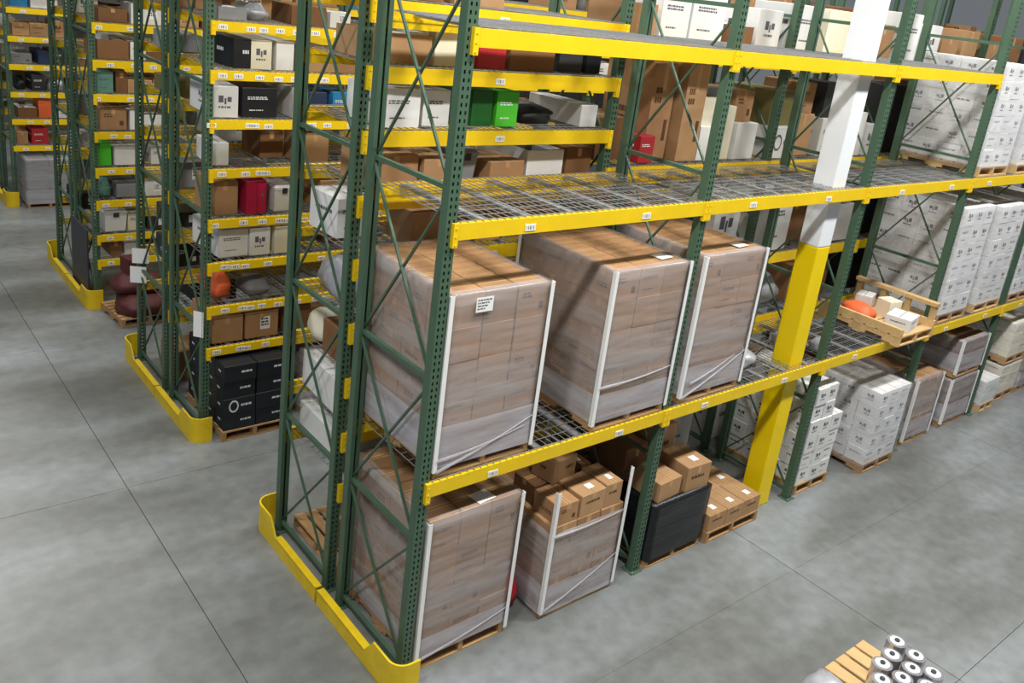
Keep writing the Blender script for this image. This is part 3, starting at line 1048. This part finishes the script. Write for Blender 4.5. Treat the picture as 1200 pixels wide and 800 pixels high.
# ---- rack across the first aisle, nearest bay, by hand
CS = {
    8: [],
    7: [(0.26, 0.46, 0.34, 'black', 'carton', 'stamp'), (0.47, 0.71, 0.34, 'cream', 'carton', 'logo'), (0.74, 0.95, 0.30, 'white', 'carton', 'plain'), (1.0, 1.5, 0.2, 'tan', 'tray', 'plain')],
    6: [(0.26, 0.46, 0.33, 'black', 'carton', 'stamp'), (0.48, 0.71, 0.33, 'cream', 'carton', 'logo'), (0.74, 0.95, 0.30, 'white', 'carton', 'plain')],
    5: [(0.07, 0.345, 0.33, 'white', 'carton', 'logo'), (0.36, 0.76, 0.31, 'black', 'carton', 'text'), (0.93, 1.11, 0.33, 'white', 'carton', 'plain'), (1.13, 1.36, 0.28, 'navy', 'carton', 'plain'), (1.39, 1.61, 0.29, 'blue', 'carton', 'text')],
    4: [(0.07, 0.27, 0.24, 'white', 'carton', 'plain'), (1.05, 1.4, 0.36, 'tan', 'carton', 'plain'), (0.72, 1.0, 0.3, 'dbrown', 'carton', 'plain', 0.5, 0.4)],
    3: [(0.08, 0.365, 0.39, 'brown', 'carton', 'plain'), (0.43, 0.56, 0.37, 'crimson', 'carton', 'plain'), (0.57, 0.70, 0.37, 'crimson', 'carton', 'stamp'), (0.76, 1.0, 0.3, 'white', 'tote', 'plain')],
    2: [(0.15, 0.485, 0.35, 'white', 'carton', 'text'), (0.515, 0.755, 0.34, 'white', 'carton', 'logo'), (0.79, 1.0, 0.34, 'cream', 'carton', 'plain')],
    1: [(0.10, 0.39, 0.30, 'orange', 'bag', 'plain'), (0.44, 0.86, 0.2, 'grey', 'bag', 'plain')],
    0: [(0.10, 0.455, 0.33, 'brown', 'carton', 'plain'), (0.475, 0.87, 0.36, 'brown', 'carton', 'paper'), (0.95, 1.3, 0.3, 'dbrown', 'carton', 'plain')],
}
for l in range(9):
    if l == 7:
        continue
    fill('C', 0, l, LV, 0.05, 2.6, CS.get(l, []), l not in (4,), 3)
fill('C', 0, 7, LV, 0.05, 2.6, [(0.1, 0.4, 0.12, 'grey', 'tray', 'plain'), (0.9, 1.3, 0.2, 'dbrown', 'carton', 'plain')], True, 5)
for l in range(4, 9):
    fill('C', 1, l, LV, 2.72, 5.24, (), True, 11)
for l in range(6, 9):
    fill('C', 2, l, LV, 5.36, 7.68, (), True, 12)
for l in range(7, 9):
    fill('C', 3, l, LV, 7.82, 10.0, (), True, 13)
    fill('C', 4, l, LV, 10.14, 12.4, (), True, 14)
    fill('C', 5, l, LV, 12.52, 14.8, (), True, 15)
    fill('C', 6, l, LV, 14.92, 17.2, (), True, 16)
load('dark carton load with white emblems, floor end of the rack across first aisle', 0.12, 0.88, 4.06, 5.16, 0.0, 0.93, 2, 4, 4, 'black',
     ('stamp',), film=False, edges=False, jit=0.01, styler=lambda i, j, k: 'emblem' if (i == 0 and j == 0 and k == 1) else 'stamp')
load('brown carton load on the floor deeper in the first aisle rack', 1.2, 2.1, 4.34, 5.3, 0.0, 0.85, 3, 3, 3, 'dbrown', BS, edges=False)

# ---- rack backing it, seen from its end
for l in range(9):
    fill('D', 0, l, LV, 0.05, 1.3, (), True, 21, 0.9)
shelf_item(RW['D'], ('D', 0, -1), 'carton', 'brown', 0.35, 6.0, 0.0, 0.4, 0.5, 0.4)

# ---- third rack
ES = {
    3: [(0.07, 0.26, 0.33, 'lime', 'carton', 'plain')],
    4: [(0.10, 0.47, 0.31, 'brown', 'carton', 'marks'), (0.5, 0.62, 0.28, 'white', 'carton', 'plain')],
    5: [(0.08, 0.30, 0.30, 'teal', 'carton', 'text'), (0.31, 0.48, 0.30, 'dbrown', 'carton', 'plain')],
    2: [(0.05, 0.28, 0.30, 'teal', 'bag', 'plain')],
    1: [(0.11, 0.45, 0.32, 'white', 'tote', 'plain')],
    0: [(0.20, 0.38, 0.24, 'dbrown', 'carton', 'plain'), (0.42, 0.6, 0.26, 'white', 'carton', 'plain')],
    6: [(0.08, 0.5, 0.26, 'dbrown', 'tray', 'plain')],
    7: [(0.12, 0.5, 0.18, 'dbrown', 'carton', 'plain')],
}
for l in range(10):
    fill('E', 0, l, LVE, 0.05, 2.0, ES.get(l, []), True, 31)
for l in range(7, 10):
    fill('E', 1, l, LVE, 2.72, 5.0, (), True, 32)
for l in range(1, 10):
    fill('F', 0, l, LVE, 0.05, 0.9, (), True, 41, 0.9)
GS = {
    4: [],
    3: [(0.5, 0.69, 0.24, 'navy', 'carton', 'plain')],
    1: [(0.5, 0.74, 0.32, 'orange', 'carton', 'plain'), (0.12, 0.46, 0.2, 'dbrown', 'tray', 'plain')],
    0: [(0.33, 0.63, 0.3, 'red', 'carton', 'text'), (0.1, 0.3, 0.25, 'brown', 'carton', 'plain')],
    2: [(0.1, 0.35, 0.28, 'black', 'bag', 'plain'), (0.38, 0.62, 0.3, 'charcoal', 'carton', 'text')],
}
for l in range(8):
    fill('G', 0, l, LVG, 0.05, 1.6, GS.get(l, []), True, 51)
for l in range(1, 8):
    fill('H', 0, l, LVG, 0.05, 0.7, (), True, 61)
load('grey wrapped floor load at the end of the farthest rack', 0.15, 0.95, 14.1, 15.2, 0.0, 0.98, 2, 3, 3, 'grey', ('plain', 'text'), edges=False)

# ---- rack backing the front rack, nearest bay
BSx = {
    7: [(0.15, 0.64, 0.22, 'tan', 'tray', 'plain'), (0.68, 1.0, 0.28, 'cream', 'carton', 'plain'), (1.05, 1.35, 0.3, 'red', 'tray', 'plain'), (1.4, 1.9, 0.28, 'dbrown', 'carton', 'plain'), (2.0, 2.28, 0.3, 'charcoal', 'carton', 'plain'), (2.3, 2.5, 0.3, 'black', 'carton', 'plain')],
    6: [(0.18, 0.54, 0.31, 'white', 'carton', 'text'), (0.61, 0.87, 0.29, 'white', 'carton', 'text'), (1.08, 1.30, 0.32, 'dgreen', 'carton', 'plain', 0.7), (1.31, 1.56, 0.30, 'lime', 'carton', 'text'), (1.62, 2.2, 0.17, 'charcoal', 'bag', 'plain'), (2.3, 2.52, 0.2, 'white', 'carton', 'plain')],
    5: [(0.18, 0.6, 0.27, 'brown', 'carton', 'plain'), (0.62, 0.95, 0.24, 'tan', 'carton', 'plain'), (1.0, 1.23, 0.3, 'grey', 'tote', 'plain'), (1.3, 1.7, 0.2, 'brown', 'carton', 'plain'), (1.76, 2.2, 0.28, 'white', 'tray', 'plain'), (2.24, 2.56, 0.3, 'dbrown', 'carton', 'plain')],
    8: [(0.2, 0.7, 0.25, 'dbrown', 'carton', 'plain'), (0.8, 1.3, 0.3, 'tan', 'tray', 'plain')],
    4: [(0.10, 0.44, 0.35, 'white', 'carton', 'text', 0.45, 0.50), (0.6, 1.0, 0.3, 'tan', 'carton', 'plain')],
    3: [(0.08, 0.58, 0.42, 'silver', 'bag', 'plain', 0.85, 0.1), (0.7, 1.1, 0.3, 'brown', 'carton', 'plain')],
    2: [(0.08, 0.40, 0.28, 'cream', 'bag', 'plain', 0.35, 0.65), (0.08, 0.42, 0.3, 'dbrown', 'carton', 'plain', 0.45, 0.12), (0.6, 1.0, 0.3, 'white', 'carton', 'plain')],
    1: [(0.10, 0.62, 0.36, 'white', 'carton', 'plain', 0.85, 0.12)],
    0: [(0.10, 0.62, 0.34, 'white', 'carton', 'plain', 0.85, 0.12)],
}
CN['cream'] = 'cream'
for l in range(9):
    fill('B', 0, l, LV, 0.05, 2.6, BSx.get(l, []), l < 5, 71, 0.7)
ep = thing('empty_pallet', 'bare wooden pallet on the floor under the rack backing the front', 'pallet', (0.55, 1.80, 0), PI / 2)
pallet_part(ep, 0.9, 0.85, 'pallet_frame')
carton('brown carton standing on the bare wooden pallet at rack end', 0.50, 1.62, 0.130, 0.5, 0.42, 0.30, 'dbrown', 'plain')

# ---- rack backing the front rack, bays beyond the first, by hand
def bx(bay, lev, z, rows):
    for (xa, xb, h, c_, kd, st, y0, d) in rows:
        shelf_item(RW['B'], ('B', bay, lev), kd, c_, (xa + xb) / 2, y0 + d / 2, z + 0.0155, xb - xa - 0.008, d, h, st)
bx(1, 2, Z2, [(2.72, 3.12, 0.42, 'dbrown', 'carton', 'plain', 1.5, 0.6), (3.17, 3.39, 0.27, 'red', 'carton', 'text', 1.32, 0.4), (3.40, 3.72, 0.98, 'brown', 'carton', 'marks', 1.45, 0.7),
              (3.735, 4.085, 1.0, 'tan', 'carton', 'marks', 1.34, 0.7), (4.11, 4.40, 0.36, 'white', 'carton', 'plain', 1.34, 0.6), (4.41, 4.68, 0.58, 'cream', 'carton', 'plain', 1.36, 0.6),
              (4.70, 5.10, 0.40, 'white', 'carton', 'plain', 1.34, 0.6)])
carton('cream carton resting on a white one behind the second upright', 4.25, 1.66, Z2 + 0.376, 0.28, 0.5, 0.30, 'cream', 'plain')
carton('grey slab carton across the cream cartons behind second upright', 4.40, 1.72, Z2 + 0.678, 0.62, 0.5, 0.08, 'grey', 'plain')
carton('brown carton above a white one just past the second upright', 4.86, 1.66, Z2 + 0.417, 0.32, 0.5, 0.34, 'brown', 'marks')
bx(2, 2, Z2, [(5.36, 5.84, 0.36, 'white', 'carton', 'emblem', 1.3, 0.8), (5.9, 6.3, 0.5, 'tan', 'carton', 'plain', 1.4, 0.6), (6.4, 6.85, 0.46, 'white', 'carton', 'text', 1.34, 0.6), (6.95, 7.35, 0.55, 'white', 'carton', 'plain', 1.3, 0.6), (7.4, 7.66, 0.4, 'white', 'carton', 'logo', 1.3, 0.6)])
carton('olive carton on the blue printed white box, second upright', 5.58, 1.75, Z2 + 0.378, 0.44, 0.7, 0.40, 'olive', 'plain')
carton('brown carton on the tan one behind the building column', 6.1, 1.7, Z2 + 0.518, 0.36, 0.5, 0.36, 'brown', 'text')
carton('dark carton on white box, top of stack right of column', 6.62, 1.64, Z2 + 0.478, 0.4, 0.5, 0.42, 'charcoal', 'plain')
bx(1, 3, 4.97, [(2.75, 3.1, 0.3, 'brown', 'carton', 'plain', 1.3, 0.6), (3.14, 3.56, 0.45, 'white', 'carton', 'text', 1.3, 0.6), (3.575, 4.1, 0.48, 'white', 'carton', 'text', 1.3, 0.6), (4.25, 4.62, 0.2, 'dbrown', 'tray', 'plain', 1.3, 0.6), (4.7, 5.15, 0.4, 'white', 'carton', 'logo', 1.34, 0.6)])
bx(2, 3, 4.97, [(5.36, 5.85, 0.5, 'white', 'carton', 'text', 1.3, 0.6), (6.0, 6.5, 0.5, 'cream', 'carton', 'plain', 1.3, 0.6), (6.6, 7.0, 0.55, 'dbrown', 'carton', 'plain', 1.4, 0.6), (7.05, 7.5, 0.42, 'brown', 'carton', 'plain', 1.3, 0.6)])
bx(3, 3, 4.97, [(7.85, 8.15, 0.6, 'white', 'carton', 'text', 1.3, 0.6), (8.2, 8.75, 0.5, 'white', 'carton', 'logo', 1.3, 0.6), (8.85, 9.3, 0.4, 'brown', 'carton', 'plain', 1.3, 0.6), (9.4, 9.9, 0.5, 'tan', 'carton', 'plain', 1.3, 0.6)])
bx(4, 3, 4.97, [(10.2, 10.7, 0.4, 'brown', 'carton', 'plain', 1.3, 0.6), (10.8, 11.4, 0.5, 'dbrown', 'carton', 'plain', 1.3, 0.6), (11.5, 12.2, 0.5, 'charcoal', 'carton', 'plain', 1.3, 0.6)])
bx(3, 2, Z2, [(7.9, 8.6, 0.9, 'charcoal', 'carton', 'plain', 1.4, 0.7), (8.75, 9.5, 0.95, 'dbrown', 'carton', 'plain', 1.4, 0.7)])
bx(4, 2, Z2, [(10.2, 10.9, 0.8, 'dbrown', 'carton', 'plain', 1.4, 0.7), (11.1, 11.9, 0.8, 'brown', 'carton', 'plain', 1.4, 0.7)])
bx(1, 1, 2.60, [(2.75, 3.2, 0.6, 'charcoal', 'carton', 'plain', 1.4, 0.7), (3.3, 3.8, 0.7, 'dbrown', 'carton', 'plain', 1.4, 0.7), (4.0, 4.5, 0.5, 'charcoal', 'carton', 'plain', 1.4, 0.7), (4.62, 5.12, 0.7, 'white', 'carton', 'logo', 1.34, 0.7)])
bx(2, 1, 2.60, [(5.62, 6.12, 0.72, 'white', 'carton', 'text', 1.30, 0.7), (6.3, 6.8, 0.6, 'dbrown', 'carton', 'plain', 1.5, 0.6), (6.85, 7.15, 0.6, 'tan', 'carton', 'plain', 1.3, 0.6), (7.2, 7.6, 0.5, 'white', 'tray', 'plain', 1.3, 0.6)])
bx(1, 0, 1.78, [(2.8, 3.5, 0.6, 'dbrown', 'carton', 'plain', 1.4, 0.7), (3.7, 4.3, 0.55, 'charcoal', 'carton', 'plain', 1.4, 0.7), (4.5, 5.1, 0.55, 'black', 'carton', 'plain', 1.4, 0.7)])
bx(2, 0, 1.78, [(5.4, 5.8, 0.4, 'charcoal', 'carton', 'text', 1.4, 0.6), (6.0, 6.5, 0.42, 'silver', 'bag', 'plain', 1.34, 0.7), (6.6, 7.0, 0.5, 'brown', 'carton', 'plain', 1.4, 0.6), (7.05, 7.5, 0.5, 'dbrown', 'carton', 'plain', 1.4, 0.6)])
bx(3, 0, 1.78, [(7.9, 8.7, 0.6, 'black', 'carton', 'plain', 1.4, 0.7), (8.9, 9.7, 0.6, 'dbrown', 'carton', 'plain', 1.4, 0.7)])  # black carton added to stand in for dark shade behind the rear posts
bx(3, 1, 2.60, [(7.9, 8.7, 0.8, 'black', 'carton', 'plain', 1.4, 0.7), (8.9, 9.7, 0.8, 'dbrown', 'carton', 'plain', 1.4, 0.7)])  # its black carton likewise paints the shade seen past the rear posts
bx(1, -1, 0.0, [(2.9, 3.6, 0.9, 'dbrown', 'carton', 'plain', 1.4, 0.7), (3.9, 4.5, 0.7, 'brown', 'carton', 'plain', 1.4, 0.7), (4.7, 5.1, 0.9, 'white', 'carton', 'text', 1.4, 0.6)])
bx(2, -1, 0.0, [(5.5, 6.1, 1.0, 'white', 'carton', 'logo', 1.4, 0.7), (6.3, 6.8, 0.8, 'dbrown', 'carton', 'plain', 1.4, 0.7), (7.0, 7.6, 0.8, 'brown', 'carton', 'plain', 1.4, 0.7)])
bx(3, -1, 0.0, [(7.9, 8.7, 0.9, 'dbrown', 'carton', 'plain', 1.4, 0.7), (9.0, 9.8, 0.9, 'charcoal', 'carton', 'plain', 1.4, 0.7)])
# on top of the front rack's upper deck, far bay

# ------------------------------------------------------------------ aisle goods
bp = thing('pallet', 'wooden pallet under burgundy bundles in the second aisle', 'pallet', (0.42, 8.08, 0), 0.1)
pallet_part(bp, 0.8, 0.8, 'pallet_frame')
bag('lower burgundy padded bundle on a pallet in the second aisle', 0.42, 7.95, 0.13, 0.80, 0.72, 0.26, 'burgundy', 7, 0.1)
bag('upper dark burgundy bundle piled on another in the second aisle', 0.40, 8.08, 0.405, 0.74, 0.5, 0.26, 'burgundy', 8, -0.1)
carton('small dark red carton on top of the burgundy bundles', 0.36, 8.14, 0.672, 0.26, 0.24, 0.22, 'burgundy', 'plain', 0.2)
# black board leaning at the end of the third double row
mb = MB(); mb.box(-0.012, 0.012, -0.44, 0.44, 0.0, 1.12)
o = put('board', mb.mesh('board', ['charcoal']), None, (-0.075, 9.26, 0.0))
tag(o, 'black flat board standing against the end of the third double row', 'board')
def sign(label, x, y, z, w=0.21, h=0.2, rz=0.0):
    def fn():
        m = MB(); m.box(-w / 2, w / 2, -0.001, 0.001, 0, h)
        return m.mesh('sheet', ['paper'])
    return tag(put('paper_sheet', cached(('sign', w, h), fn), None, (x, y, z), rz), label, 'paper')
sign('upper white paper sheet on end post past the first aisle rack', -0.02, 6.505, 1.36, 0.2, 0.2, -0.5)
sign('lower white paper sheet hanging under another on end post', -0.05, 6.505, 1.10, 0.2, 0.22, -0.6)
sign('white paper sheet on front end post of first aisle rack', -0.07, 4.33, 1.22, 0.12, 0.3, -0.9)

# ------------------------------------------------------------------ pallet with shiny rolls in the front aisle
fp = thing('pallet', 'pale wooden pallet on the front aisle floor under shiny rolls', 'pallet', (3.11, -2.34, 0), PI / 2)
pallet_part(fp, 0.96, 1.12, 'pallet_frame', 0, 'palewood')
def roll_mesh():
    def fn():
        m = MB()
        m.cyl((0, 0, 0), 0.083, 0.26, 18)
        m.cyl((0, 0, 0.2605), 0.06, 0.006, 14, 1)
        m.cyl((0, 0, 0.267), 0.022, 0.012, 10, 2)
        return m.mesh('roll', ['can', 'wprint', 'charcoal'])
    return cached('roll', fn)
for nm, x, y in (('farthest of the rear row', 3.57, -2.165), ('middle of the rear row', 3.37, -2.225), ('nearer end of the rear row', 3.195, -2.235),
                 ('farthest of the middle row', 3.55, -2.345), ('second of the middle row', 3.37, -2.405), ('third of the middle row', 3.19, -2.415),
                 ('last of the middle row', 3.015, -2.33), ('farthest of the front row', 3.48, -2.53), ('middle of the front row', 3.29, -2.58), ('nearer end of the front row', 3.09, -2.52)):
    o = put('shiny_roll', roll_mesh(), None, (x, y, 0.130), random.uniform(0, 3))
    tag(o, 'shiny silver roll on the pale aisle pallet, ' + nm, 'roll', 'silver rolls on the pale pallet')
bag('white plastic wrapped bundle on the pale pallet in the front aisle', 2.72, -2.05, 0.130, 0.38, 0.34, 0.17, 'silver', 9)
